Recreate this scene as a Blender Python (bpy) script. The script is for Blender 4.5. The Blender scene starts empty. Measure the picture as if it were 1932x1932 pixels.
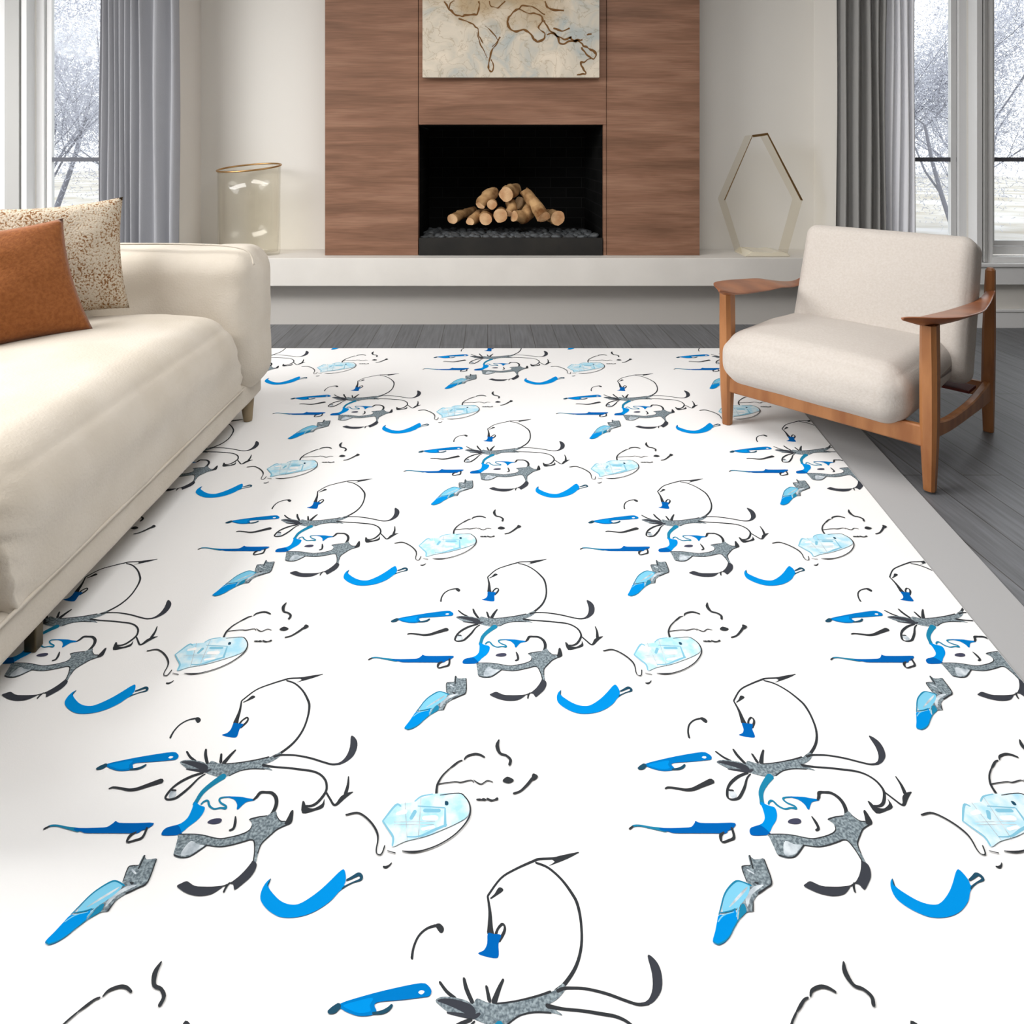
import bpy, bmesh, math, random
from mathutils import Vector, Matrix, noise
from mathutils.geometry import tessellate_polygon
random.seed(7)
SC = bpy.context.scene
COL = SC.collection
F = 1280.0; CX = 920.0; CY = 283.0; H = 1.15      # focal length in px of a 1932 frame, eye height 1.15 m

def lin(c):
    r = []
    for v in c:
        v = v/255.0
        r.append(v/12.92 if v <= .04045 else ((v+.055)/1.055)**2.4)
    return tuple(r)+(1.0,)

# ------------------------------------------------------------------ materials
MATS = {}
def mat(name, rgb, rough=.6, spec=.3, metal=0, bump=0, bscale=50, var=0, vscale=8, rgb2=None, sheen=0, stretch=None, detail=6, contrast=None):
    if name in MATS: return MATS[name]
    m = bpy.data.materials.new(name); m.use_nodes = True
    nt = m.node_tree; b = nt.nodes['Principled BSDF']
    b.inputs['Base Color'].default_value = lin(rgb)
    b.inputs['Roughness'].default_value = rough
    b.inputs['Specular IOR Level'].default_value = spec
    b.inputs['Metallic'].default_value = metal
    if sheen: b.inputs['Sheen Weight'].default_value = sheen
    tc = nt.nodes.new('ShaderNodeTexCoord'); mp = nt.nodes.new('ShaderNodeMapping')
    nt.links.new(tc.outputs['Object'], mp.inputs['Vector'])
    if stretch: mp.inputs['Scale'].default_value = stretch
    if rgb2 is not None:
        n = nt.nodes.new('ShaderNodeTexNoise'); n.inputs['Scale'].default_value = vscale; n.inputs['Detail'].default_value = detail
        r = nt.nodes.new('ShaderNodeValToRGB')
        lo, hi = contrast or (.35, .65)
        r.color_ramp.elements[0].position = lo; r.color_ramp.elements[1].position = hi
        r.color_ramp.elements[0].color = lin(rgb); r.color_ramp.elements[1].color = lin(rgb2)
        nt.links.new(mp.outputs[0], n.inputs['Vector']); nt.links.new(n.outputs['Fac'], r.inputs[0])
        nt.links.new(r.outputs[0], b.inputs['Base Color'])
    if bump:
        n2 = nt.nodes.new('ShaderNodeTexNoise'); n2.inputs['Scale'].default_value = bscale; n2.inputs['Detail'].default_value = 4
        bp = nt.nodes.new('ShaderNodeBump'); bp.inputs['Strength'].default_value = bump; bp.inputs['Distance'].default_value = .01
        nt.links.new(mp.outputs[0], n2.inputs['Vector']); nt.links.new(n2.outputs['Fac'], bp.inputs['Height'])
        nt.links.new(bp.outputs[0], b.inputs['Normal'])
    MATS[name] = m
    return m

def glass_mat(name, tint, gloss=.12, rough=.02, fres=1.3):
    m = bpy.data.materials.new(name); m.use_nodes = True
    nt = m.node_tree; nt.nodes.clear()
    o = nt.nodes.new('ShaderNodeOutputMaterial'); mx = nt.nodes.new('ShaderNodeMixShader')
    t = nt.nodes.new('ShaderNodeBsdfTransparent'); t.inputs[0].default_value = lin(tint)
    g = nt.nodes.new('ShaderNodeBsdfGlossy'); g.inputs['Roughness'].default_value = rough
    lw = nt.nodes.new('ShaderNodeLayerWeight'); lw.inputs[0].default_value = .5
    pw = nt.nodes.new('ShaderNodeMath'); pw.operation = 'POWER'; pw.inputs[1].default_value = 3.5; nt.links.new(lw.outputs['Facing'], pw.inputs[0])
    f = nt.nodes.new('ShaderNodeMath'); f.operation = 'MULTIPLY_ADD'; f.inputs[1].default_value = (fres-1); f.inputs[2].default_value = .006 if fres < 1.1 else .035; nt.links.new(pw.outputs[0], f.inputs[0])
    nt.links.new(f.outputs[0], mx.inputs[0]); nt.links.new(t.outputs[0], mx.inputs[1]); nt.links.new(g.outputs[0], mx.inputs[2])
    nt.links.new(mx.outputs[0], o.inputs[0])
    return m

def wood_panel_mat():
    m = bpy.data.materials.new('walnut_panel'); m.use_nodes = True
    nt = m.node_tree; b = nt.nodes['Principled BSDF']; L = nt.links.new
    b.inputs['Roughness'].default_value = .5; b.inputs['Specular IOR Level'].default_value = .25
    tc = nt.nodes.new('ShaderNodeTexCoord')
    mp = nt.nodes.new('ShaderNodeMapping'); mp.inputs['Scale'].default_value = (.8, 1, 7); L(tc.outputs['Object'], mp.inputs[0])
    n = nt.nodes.new('ShaderNodeTexNoise'); n.inputs['Scale'].default_value = 1.6; n.inputs['Detail'].default_value = 9; n.inputs['Distortion'].default_value = .7
    L(mp.outputs[0], n.inputs['Vector'])
    mp2 = nt.nodes.new('ShaderNodeMapping'); mp2.inputs['Scale'].default_value = (4, 1, 120); L(tc.outputs['Object'], mp2.inputs[0])
    n2 = nt.nodes.new('ShaderNodeTexNoise'); n2.inputs['Scale'].default_value = 1.5; n2.inputs['Detail'].default_value = 4; L(mp2.outputs[0], n2.inputs['Vector'])
    r = nt.nodes.new('ShaderNodeValToRGB'); e = r.color_ramp.elements
    e[0].position = .22; e[0].color = lin((108, 79, 62)); e[1].position = .7; e[1].color = lin((154, 117, 96))
    x = e.new(.5); x.color = lin((136, 100, 80))
    L(n.outputs['Fac'], r.inputs[0])
    r2 = nt.nodes.new('ShaderNodeValToRGB'); r2.color_ramp.elements[0].color = (.74, .72, .70, 1); r2.color_ramp.elements[1].color = (1.08, 1.08, 1.08, 1)
    r2.color_ramp.elements[0].position = .3; r2.color_ramp.elements[1].position = .65
    L(n2.outputs['Fac'], r2.inputs[0])
    mm = nt.nodes.new('ShaderNodeMix'); mm.data_type = 'RGBA'; mm.blend_type = 'MULTIPLY'; mm.inputs[0].default_value = .8
    L(r.outputs[0], mm.inputs[6]); L(r2.outputs[0], mm.inputs[7]); L(mm.outputs[2], b.inputs['Base Color'])
    return m

def floor_mat():
    m = bpy.data.materials.new('grey_floorboards'); m.use_nodes = True
    nt = m.node_tree; b = nt.nodes['Principled BSDF']; L = nt.links.new
    b.inputs['Roughness'].default_value = .42; b.inputs['Specular IOR Level'].default_value = .35
    tc = nt.nodes.new('ShaderNodeTexCoord')
    mp = nt.nodes.new('ShaderNodeMapping'); mp.inputs['Rotation'].default_value = (0, 0, math.pi/2); L(tc.outputs['Object'], mp.inputs[0])
    br = nt.nodes.new('ShaderNodeTexBrick'); br.inputs['Scale'].default_value = 1
    br.inputs['Brick Width'].default_value = 1.6; br.inputs['Row Height'].default_value = .14
    br.inputs['Mortar Size'].default_value = .0025; br.inputs['Mortar Smooth'].default_value = .3
    br.inputs['Color1'].default_value = lin((106, 108, 112)); br.inputs['Color2'].default_value = lin((118, 120, 124)); br.inputs['Mortar'].default_value = lin((66, 64, 62))
    L(mp.outputs[0], br.inputs['Vector'])
    mp2 = nt.nodes.new('ShaderNodeMapping'); mp2.inputs['Scale'].default_value = (60, 3, 1); L(tc.outputs['Object'], mp2.inputs[0])
    n = nt.nodes.new('ShaderNodeTexNoise'); n.inputs['Scale'].default_value = 1.2; n.inputs['Detail'].default_value = 7; L(mp2.outputs[0], n.inputs['Vector'])
    r = nt.nodes.new('ShaderNodeValToRGB'); r.color_ramp.elements[0].position = .3; r.color_ramp.elements[1].position = .7
    r.color_ramp.elements[0].color = (.62, .61, .6, 1); r.color_ramp.elements[1].color = (1.1, 1.1, 1.1, 1); L(n.outputs['Fac'], r.inputs[0])
    mm = nt.nodes.new('ShaderNodeMix'); mm.data_type = 'RGBA'; mm.blend_type = 'MULTIPLY'; mm.inputs[0].default_value = .9
    L(br.outputs['Color'], mm.inputs[6]); L(r.outputs[0], mm.inputs[7]); L(mm.outputs[2], b.inputs['Base Color'])
    return m

def brick_mat():
    m = bpy.data.materials.new('soot_black_brick'); m.use_nodes = True
    nt = m.node_tree; b = nt.nodes['Principled BSDF']; L = nt.links.new
    b.inputs['Roughness'].default_value = .8; b.inputs['Specular IOR Level'].default_value = .05
    tc = nt.nodes.new('ShaderNodeTexCoord'); sp = nt.nodes.new('ShaderNodeSeparateXYZ'); L(tc.outputs['Object'], sp.inputs[0])
    ad = nt.nodes.new('ShaderNodeMath'); ad.operation = 'ADD'; L(sp.outputs[0], ad.inputs[0]); L(sp.outputs[1], ad.inputs[1])
    cb = nt.nodes.new('ShaderNodeCombineXYZ'); L(ad.outputs[0], cb.inputs[0]); L(sp.outputs[2], cb.inputs[1])
    br = nt.nodes.new('ShaderNodeTexBrick'); br.inputs['Scale'].default_value = 1; br.inputs['Brick Width'].default_value = .24; br.inputs['Row Height'].default_value = .078
    br.inputs['Mortar Size'].default_value = .003
    br.inputs['Color1'].default_value = (.005, .005, .005, 1); br.inputs['Color2'].default_value = (.008, .008, .008, 1); br.inputs['Mortar'].default_value = (.016, .016, .016, 1)
    L(cb.outputs[0], br.inputs['Vector']); L(br.outputs['Color'], b.inputs['Base Color'])
    return m

def speckle_mat():
    m = bpy.data.materials.new('boucle_speckle'); m.use_nodes = True
    nt = m.node_tree; b = nt.nodes['Principled BSDF']; L = nt.links.new
    b.inputs['Roughness'].default_value = .95; b.inputs['Specular IOR Level'].default_value = .1
    tc = nt.nodes.new('ShaderNodeTexCoord')
    n = nt.nodes.new('ShaderNodeTexNoise'); n.inputs['Scale'].default_value = 150; n.inputs['Detail'].default_value = 4; L(tc.outputs['Object'], n.inputs['Vector'])
    n3 = nt.nodes.new('ShaderNodeTexNoise'); n3.inputs['Scale'].default_value = 9; n3.inputs['Detail'].default_value = 3; L(tc.outputs['Object'], n3.inputs['Vector'])
    ad = nt.nodes.new('ShaderNodeMath'); ad.operation = 'MULTIPLY_ADD'; ad.inputs[1].default_value = .35; L(n3.outputs['Fac'], ad.inputs[0]); L(n.outputs['Fac'], ad.inputs[2])
    r = nt.nodes.new('ShaderNodeValToRGB'); e = r.color_ramp.elements
    e[0].position = .54; e[0].color = lin((128, 88, 56)); e[1].position = .68; e[1].color = lin((202, 190, 172)); x = e.new(.61); x.color = lin((176, 154, 126))
    L(ad.outputs[0], r.inputs[0]); L(r.outputs[0], b.inputs['Base Color'])
    bp = nt.nodes.new('ShaderNodeBump'); bp.inputs['Strength'].default_value = .8; bp.inputs['Distance'].default_value = .006
    L(n.outputs['Fac'], bp.inputs['Height']); L(bp.outputs[0], b.inputs['Normal'])
    return m

def canvas_mat():
    m = bpy.data.materials.new('painted_canvas'); m.use_nodes = True
    nt = m.node_tree; b = nt.nodes['Principled BSDF']; L = nt.links.new
    b.inputs['Roughness'].default_value = .8; b.inputs['Specular IOR Level'].default_value = .15
    tc = nt.nodes.new('ShaderNodeTexCoord'); sp = nt.nodes.new('ShaderNodeSeparateXYZ'); L(tc.outputs['Object'], sp.inputs[0])
    n = nt.nodes.new('ShaderNodeTexNoise'); n.inputs['Scale'].default_value = 5; n.inputs['Detail'].default_value = 8; n.inputs['Distortion'].default_value = 1.2; L(tc.outputs['Object'], n.inputs['Vector'])
    r = nt.nodes.new('ShaderNodeValToRGB'); e = r.color_ramp.elements
    e[0].position = .32; e[0].color = lin((172, 177, 174)); e[1].position = .7; e[1].color = lin((220, 208, 190)); x = e.new(.5); x.color = lin((202, 193, 177))
    L(n.outputs['Fac'], r.inputs[0])
    # ochre wash in the upper middle (object space: z up from the lower edge)
    n2 = nt.nodes.new('ShaderNodeTexNoise'); n2.inputs['Scale'].default_value = 3.2; n2.inputs['Detail'].default_value = 5; L(tc.outputs['Object'], n2.inputs['Vector'])
    mr = nt.nodes.new('ShaderNodeMapRange'); mr.inputs[1].default_value = .12; mr.inputs[2].default_value = .5; mr.inputs[3].default_value = -.16; mr.inputs[4].default_value = .34
    L(sp.outputs[2], mr.inputs[0])
    sx = nt.nodes.new('ShaderNodeMath'); sx.operation = 'SUBTRACT'; sx.inputs[1].default_value = .02; L(sp.outputs[0], sx.inputs[0])
    ab = nt.nodes.new('ShaderNodeMath'); ab.operation = 'ABSOLUTE'; L(sx.outputs[0], ab.inputs[0])
    mx = nt.nodes.new('ShaderNodeMath'); mx.operation = 'MULTIPLY_ADD'; mx.inputs[1].default_value = -.55; L(ab.outputs[0], mx.inputs[0]); L(mr.outputs[0], mx.inputs[2])
    ad = nt.nodes.new('ShaderNodeMath'); ad.operation = 'ADD'; L(n2.outputs['Fac'], ad.inputs[0]); L(mx.outputs[0], ad.inputs[1])
    r2 = nt.nodes.new('ShaderNodeValToRGB'); r2.color_ramp.elements[0].position = .5; r2.color_ramp.elements[1].position = .72; r2.color_ramp.elements[1].color = (.75, .75, .75, 1)
    L(ad.outputs[0], r2.inputs[0])
    mm = nt.nodes.new('ShaderNodeMix'); mm.data_type = 'RGBA'; L(r2.outputs[0], mm.inputs[0]); L(r.outputs[0], mm.inputs[6]); mm.inputs[7].default_value = lin((168, 142, 102))
    # fine squiggly pencil marks
    v = nt.nodes.new('ShaderNodeTexVoronoi'); v.feature = 'DISTANCE_TO_EDGE'; v.inputs['Scale'].default_value = 9; 
    vm = nt.nodes.new('ShaderNodeVectorMath'); vm.operation = 'MULTIPLY_ADD'; vm.inputs[1].default_value = (.35, .35, .35); L(n.outputs['Color'], vm.inputs[0]); L(tc.outputs['Object'], vm.inputs[2]); L(vm.outputs[0], v.inputs['Vector'])
    r3 = nt.nodes.new('ShaderNodeValToRGB'); r3.color_ramp.elements[0].position = 0; r3.color_ramp.elements[0].color = (.72, .66, .58, 1); r3.color_ramp.elements[1].position = .035; r3.color_ramp.elements[1].color = (1, 1, 1, 1)
    L(v.outputs['Distance'], r3.inputs[0])
    m2 = nt.nodes.new('ShaderNodeMix'); m2.data_type = 'RGBA'; m2.blend_type = 'MULTIPLY'; m2.inputs[0].default_value = .8; L(mm.outputs[2], m2.inputs[6]); L(r3.outputs[0], m2.inputs[7])
    L(m2.outputs[2], b.inputs['Base Color'])
    return m

M_wall = mat('warm_white_plaster', (226, 223, 217), .85, .1, bump=.03, bscale=30)
M_trim = mat('white_paint', (236, 236, 236), .5, .3)
M_greytrim = mat('grey_trim', (186, 186, 184), .5, .3)  # even grey for the upright strips between window frames
M_stone = mat('pale_stone', (222, 218, 212), .45, .3, rgb2=(214, 210, 204), vscale=3)
M_plinth = mat('plinth_plaster', (196, 192, 187), .8, .1)
M_walnut = wood_panel_mat()
M_floor = floor_mat()
M_brick = brick_mat()
M_blackmetal = mat('blackened_steel', (32, 31, 30), .55, .25, rgb2=(40, 38, 35), vscale=6)
M_cream = mat('cream_linen', (210, 202, 190), .92, .12, bump=.18, bscale=140, rgb2=(201, 192, 178), vscale=5, sheen=.1)
M_chairfab = mat('ivory_fabric', (206, 199, 192), .9, .12, bump=.15, bscale=180, rgb2=(200, 192, 184), vscale=120, sheen=.1)
M_rust = mat('rust_linen', (150, 92, 50), .9, .1, bump=.25, bscale=160, rgb2=(132, 77, 40), vscale=90, sheen=.2)
M_speck = speckle_mat()
M_chairwood = mat('oiled_cherry', (174, 118, 72), .38, .4, rgb2=(146, 92, 52), vscale=3, stretch=(6, 6, 1.2), detail=5)
M_arm = mat('oiled_cherry_arm', (160, 100, 64), .32, .45, rgb2=(128, 74, 46), vscale=3, stretch=(3, 3, 3), detail=5)
M_webbing = mat('dark_red_webbing', (98, 44, 36), .7, .2)
M_bronze = mat('bronze_metal', (92, 82, 62), .35, .5, metal=.8)
M_sofawood = mat('bleached_wood', (158, 142, 116), .6, .3, rgb2=(140, 124, 98), vscale=10)
M_brass = mat('brushed_brass', (178, 140, 92), .3, .5, metal=.9)
M_curtain = mat('grey_curtain_linen', (162, 163, 168), .9, .1, bump=.1, bscale=200)
M_curtain2 = mat('taupe_grey_curtain_linen', (158, 157, 155), .9, .1, bump=.1, bscale=200)
M_sheer = mat('white_sheer', (240, 241, 246), .9, .1)
M_bar = mat('dark_window_bar', (96, 98, 106), .5, .3)
M_log = mat('ceramic_log_bark', (196, 158, 112), .8, .15, bump=.5, bscale=30, rgb2=(112, 74, 42), vscale=11)
M_logend = mat('ceramic_log_end', (214, 178, 138), .8, .15, bump=.3, bscale=40, rgb2=(178, 132, 92), vscale=12)
M_lava = mat('black_lava_stone', (58, 60, 62), .55, .4, rgb2=(92, 96, 99), vscale=18)
M_canvas = canvas_mat()
M_paint = mat('brown_paint_line', (112, 78, 42), .7, .2)
M_bark = mat('frosted_bark', (126, 127, 135), .9, .1)
M_twig = mat('frosted_twigs', (182, 184, 194), .9, .05)
M_snow = mat('snow_ground', (196, 195, 194), .9, .1, rgb2=(166, 160, 148), vscale=.9)
M_glassw = glass_mat('window_glass', (250, 252, 253), fres=1.06)
M_glassv = glass_mat('smoked_beige_glass', (253, 252, 249), fres=1.42, rough=.06)
M_glasss = glass_mat('clear_sculpture_glass', (251, 249, 244), fres=1.25, rough=.08)
M_resin = mat('cream_glass_base', (226, 218, 198), .2, .5)

# ------------------------------------------------------------------ object helpers
def link(name, me, parent=None, m=None):
    o = bpy.data.objects.new(name, me); COL.objects.link(o)
    if m is not None:
        for x in (m if isinstance(m, (list, tuple)) else [m]): me.materials.append(x)
    if parent is not None: o.parent = parent
    return o
def from_bm(name, bm, m, parent=None, smooth=False, origin=None):
    bmesh.ops.recalc_face_normals(bm, faces=bm.faces[:])
    if origin is not None:
        bmesh.ops.translate(bm, vec=-Vector(origin), verts=bm.verts[:])
    me = bpy.data.meshes.new(name); bm.to_mesh(me); bm.free()
    if smooth:
        for p in me.polygons: p.use_smooth = True
    o = link(name, me, parent, m)
    if origin is not None: o.location = origin
    return o
def empty(name, loc=(0, 0, 0), rz=0):
    o = bpy.data.objects.new(name, None); o.empty_display_size = .1; COL.objects.link(o)
    o.location = loc; o.rotation_euler = (0, 0, rz); return o
def tag(o, label, cat, group=None):
    o['label'] = label; o['category'] = cat
    if group: o['group'] = group
    return o
def struct(o, label=None):
    o['kind'] = 'structure'
    if label: o['label'] = label
    return o
def box(bm, x0, x1, y0, y1, z0, z1, bev=0):
    vs = [bm.verts.new((x, y, z)) for z in (z0, z1) for y in (y0, y1) for x in (x0, x1)]
    fs = [(0, 1, 3, 2), (4, 6, 7, 5), (0, 4, 5, 1), (2, 3, 7, 6), (0, 2, 6, 4), (1, 5, 7, 3)]
    faces = [bm.faces.new([vs[i] for i in f]) for f in fs]
    if bev:
        es = set(e for f in faces for e in f.edges)
        bmesh.ops.bevel(bm, geom=list(es), offset=bev, segments=3, affect='EDGES', profile=.5)
def boxes(name, lst, m, parent=None, bev=0, origin=None):
    bm = bmesh.new()
    for b in lst: box(bm, *b, bev=bev)
    return from_bm(name, bm, m, parent, origin=origin)
def rbox(name, c, half, r, m, parent=None, n=28, deform=None, mtx=None):
    """soft rounded box: c centre, half extents, corner radius, optional deform(p, unit)"""
    bm = bmesh.new(); cache = {}
    def V(p):
        k = tuple(round(x, 5) for x in p)
        if k in cache: return cache[k]
        P = Vector((p[0]*half[0], p[1]*half[1], p[2]*half[2]))
        q = Vector([max(-(half[i]-r), min(half[i]-r, P[i])) for i in range(3)])
        d = P-q
        if d.length > 1e-9: P = q+d.normalized()*r
        if deform: P = deform(P, Vector(p))
        if mtx: P = mtx @ P
        cache[k] = bm.verts.new(P+Vector(c)); return cache[k]
    def cs(h):      # sample positions denser in the rounded zones
        e = r/h; s = []
        k = max(5, n//4)
        for i in range(k): s.append(-1+e*(1-math.cos(math.pi/2*i/k)) if False else -1+e*i/k)
        mid = max(4, n//2)
        for i in range(mid+1): s.append(-1+e+(2-2*e)*i/mid)
        for i in range(1, k+1): s.append(1-e+e*i/k)
        return s
    S = [cs(half[i]) for i in range(3)]
    for ax in range(3):
        a, b = (ax+1) % 3, (ax+2) % 3
        for sg in (-1, 1):
            for i in range(len(S[a])-1):
                for j in range(len(S[b])-1):
                    q = []
                    for (u, v) in ((S[a][i], S[b][j]), (S[a][i+1], S[b][j]), (S[a][i+1], S[b][j+1]), (S[a][i], S[b][j+1])):
                        p = [0, 0, 0]; p[ax] = sg; p[a] = u; p[b] = v; q.append(V(p))
                    if len(set(q)) > 2:
                        try: bm.faces.new(q)
                        except ValueError: pass
    return from_bm(name, bm, m, parent, smooth=True)
def tube(bm, pts, rads, seg=12, squash=1.0, cap=True, up=Vector((0, 0, 1))):
    rings = []; P = [Vector(p) for p in pts]
    for i, p in enumerate(P):
        t = (P[min(i+1, len(P)-1)]-P[max(i-1, 0)]).normalized()
        u = up if abs(t.dot(up)) < .95 else Vector((1, 0, 0))
        a = t.cross(u).normalized(); b = a.cross(t).normalized()
        rings.append([bm.verts.new(p+a*math.cos(2*math.pi*k/seg)*rads[i]+b*math.sin(2*math.pi*k/seg)*rads[i]*squash) for k in range(seg)])
    for i in range(len(rings)-1):
        for k in range(seg): bm.faces.new((rings[i][k], rings[i][(k+1) % seg], rings[i+1][(k+1) % seg], rings[i+1][k]))
    if cap: bm.faces.new(rings[0]); bm.faces.new(rings[-1])
    return rings
def catmull(pts, sub=5, closed=False):
    n = len(pts); out = []
    rng = range(n) if closed else range(n-1)
    for i in rng:
        p0 = pts[(i-1) % n] if (closed or i > 0) else pts[0]; p1 = pts[i]; p2 = pts[(i+1) % n]
        p3 = pts[(i+2) % n] if (closed or i+2 < n) else pts[-1]
        for k in range(sub):
            t = k/sub
            out.append(tuple(.5*((2*b)+(-a+c)*t+(2*a-5*b+4*c-d)*t*t+(-a+3*b-3*c+d)*t**3) for a, b, c, d in zip(p0, p1, p2, p3)))
    if not closed: out.append(tuple(pts[-1]))
    return out

# ------------------------------------------------------------------ room shell
YW = 4.40; YA = 4.72; YF = 4.438; ZB = .46         # window wall, alcove wall, chimney breast front, hearth top
def X(px, Y): return (px-CX)*Y/F
def Z(py, Y): return H-(py-CY)*Y/F
fl = boxes('floor', [(-6, 6, -2.5, 5.4, -.1, 0)], M_floor); struct(fl, 'grey wood plank floor')
XL = X(340, YW); XR = X(1580, YW)                 # inner corners of the window walls
BX0 = X(613, YF); BX1 = X(1320, YF)               # chimney breast
OX0 = X(790, YF); OX1 = X(1138, YF); OZ1 = Z(235, YF); OZ0 = Z(449, YF)
CEIL = 2.9
struct(boxes('wall_back', [(XL, OX0-.02, YA, YA+.12, 0, CEIL), (OX1+.02, XR, YA, YA+.12, 0, CEIL), (OX0-.02, OX1+.02, YA, YA+.12, OZ1+.02, CEIL)], M_wall), 'warm white alcove wall behind the fireplace')
# window walls
def win_open(px0, px1): return X(px0, YW), X(px1, YW)
LW = [(-420, 12), (45, 300)]; RW = [(1690, 1848), (1860, 2240)]
WZ0, WZ1 = Z(493, YW), 2.62
def winwall(name, x0, x1, opens, label):
    lst = [(x0, x1, YW, YW+.3, 0, WZ0), (x0, x1, YW, YW+.3, WZ1, CEIL)]
    xs = [x0]
    for a, b in opens: xs += [X(a, YW), X(b, YW)]
    xs.append(x1)
    for i in range(0, len(xs), 2): lst.append((xs[i], xs[i+1], YW, YW+.3, WZ0, WZ1))
    bx = boxes(name, lst, M_wall); struct(bx, label)
winwall('wall_left', -5.0, XL-.03, LW, 'white window wall to the left of the fireplace alcove')
winwall('wall_right', XR+.03, 5.0, RW, 'white window wall to the right of the fireplace alcove')
struct(boxes('trim_1', [(XL-.03, XL, YW-.012, YW+.34, 0, CEIL)], M_wall), 'plaster return at the left end of the alcove')
struct(boxes('trim_2', [(XR, XR+.03, YW-.012, YW+.34, 0, CEIL)], M_wall), 'plaster return at the right end of the alcove')
M_greige = mat('greige_plaster', (150, 144, 136), .85, .1)
struct(boxes('wall_side', [(-5.1, -5.0, -2.5, YW+.3, 0, CEIL), (5.0, 5.1, -2.5, YW+.3, 0, CEIL)], M_greige), 'greige side walls beyond the frame')
struct(boxes('wall_front', [(-5.1, 5.1, -2.6, -2.5, 0, CEIL)], M_greige), 'greige wall behind the viewpoint')
struct(boxes('ceiling', [(-5.1, 5.1, -2.5, 5.4, CEIL, CEIL+.1)], M_trim), 'white ceiling')
# windows
def window(n, px0, px1, lab):
    x0, x1 = X(px0, YW), X(px1, YW); root = empty('window_%d' % n, ((x0+x1)/2, YW, WZ0)); struct(root, lab)
    ox, oy, oz = root.location
    def fr(name, t, y0, y1, m, ins=0):
        a, b, c, d = x0+ins, x1-ins, WZ0+ins, WZ1-ins
        bm = bmesh.new()
        for q in [(a, a+t, y0, y1, c, d), (b-t, b, y0, y1, c, d), (a+t, b-t, y0, y1, c, c+t), (a+t, b-t, y0, y1, d-t, d)]: box(bm, *q, bev=.002)
        bmesh.ops.translate(bm, vec=(-ox, -oy, -oz), verts=bm.verts[:])
        return from_bm(name, bm, m, root)
    fr('window_casing', .035, YW-.02, YW+.06, M_trim, -.004)
    fr('window_frame', .05, YW+.07, YW+.13, M_trim, .034)
    s = fr('window_sash', .035, YW+.09, YW+.12, M_trim, .088)
    zb = Z(301, YW+.1)-oz
    boxes('glazing_bar', [(x0+.06-ox, x1-.06-ox, .095, .115, zb-.014, zb+.014)], M_bar, root)
    boxes('glass_pane', [(x0+.11-ox, x1-.11-ox, .102, .106, .11, WZ1-WZ0-.11)], M_glassw, root)
window(1, *LW[1], 'tall white framed window beside the left grey curtain')
window(2, *LW[0], 'tall white framed window at the left edge of the photo')
window(3, *RW[0], 'narrow white framed window beside the right sheer curtain')
window(4, *RW[1], 'white framed window at the right edge of the photo')
for n, (a, b) in zip((3, 4), ((12, 45), (1848, 1860))):
    x0, x1 = X(a, YW), X(b, YW)
    struct(boxes('trim_%d' % n, [(x0+.012, x1-.012, YW-.03, YW, WZ0, WZ1)], M_greytrim), 'grey mullion post between two windows')
# sills, baseboards
for n, (x0, x1, s) in zip((5, 6), ((-5.0, XL-.04, 'left'), (XR+.04, 5.0, 'right'))):
    struct(boxes('trim_%d' % n, [(x0, x1, YW-.06, YW, WZ0-.14, WZ0-.025), (x0, x1, YW-.075, YW+.06, WZ0-.025, WZ0-.004)], M_trim, bev=.003), 'white window sill board along the %s wall' % s)
    struct(boxes('baseboard_'+s, [(x0, x1, YW-.02, YW, 0, .105), (x0, x1, YW-.028, YW, .105, .12)], M_trim, bev=.002), 'white baseboard of the %s window wall' % s)

# ------------------------------------------------------------------ hearth bench and fireplace
hb = empty('hearth_bench', (.15, 4.52, 0)); tag(hb, 'long pale stone hearth ledge running under the walnut fireplace', 'hearth')
def rel(o, root):
    o.location = Vector(o.location)-Vector(root.location); return o
SX0, SX1 = XL+.03, XR-.03
o = boxes('ledge_slab', [(SX0, SX1, 4.33, YA-.002, Z(540, 4.33), ZB)], M_stone, hb, bev=.004); rel(o, hb)
o = boxes('plinth', [(SX0+.02, SX1-.02, 4.474, YA-.002, 0, Z(540, 4.33)-.001)], M_plinth, hb); rel(o, hb)
fp = empty('fireplace', (.15, YF, ZB)); tag(fp, 'fireplace with a walnut panelled chimney breast and black firebox', 'fireplace')
e = .004
pn = []
for (a, b, c, d, nm) in ((BX0, OX0-e, ZB+.001, CEIL, 'side_panel'), (OX1+e+.02, BX1, ZB+.001, CEIL, 'side_panel'), (OX0, OX1+.02, OZ1, CEIL, 'lintel_panel')):
    o = boxes(nm, [(a, b, YF, YA-.003, c, d)], M_walnut, fp, bev=.0015); rel(o, fp); pn.append(o)
o = boxes('jamb_strip', [(OX1+.001, OX1+.02, YF+.002, YA-.01, ZB+.001, OZ1-.001)], M_walnut, fp); rel(o, fp)
YB = 5.27
o = boxes('firebox', [(OX0-.02, OX1+.02, YB, YB+.02, ZB+.001, OZ1+.02), (OX0-.02, OX0-.003, YA-.2, YB, ZB+.001, OZ1+.0),
                      (OX1-.003, OX1+.0, YF+.03, YB, ZB+.001, OZ1-.002), (OX0, OX1, YF+.03, YB, OZ1-.006, OZ1-.001), (OX0, OX1, YF+.06, YB, ZB+.001, ZB+.01)], M_brick, fp); rel(o, fp)
o = boxes('firebox_lip', [(OX0+.002, OX1-.004, YF-.006, YF+.03, ZB+.001, OZ0)], M_blackmetal, fp, bev=.003); rel(o, fp)
o = boxes('burner_tray', [(OX0+.003, OX1-.006, YF+.031, YB-.01, OZ0-.05, OZ0-.03)], M_blackmetal, fp); rel(o, fp)

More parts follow.
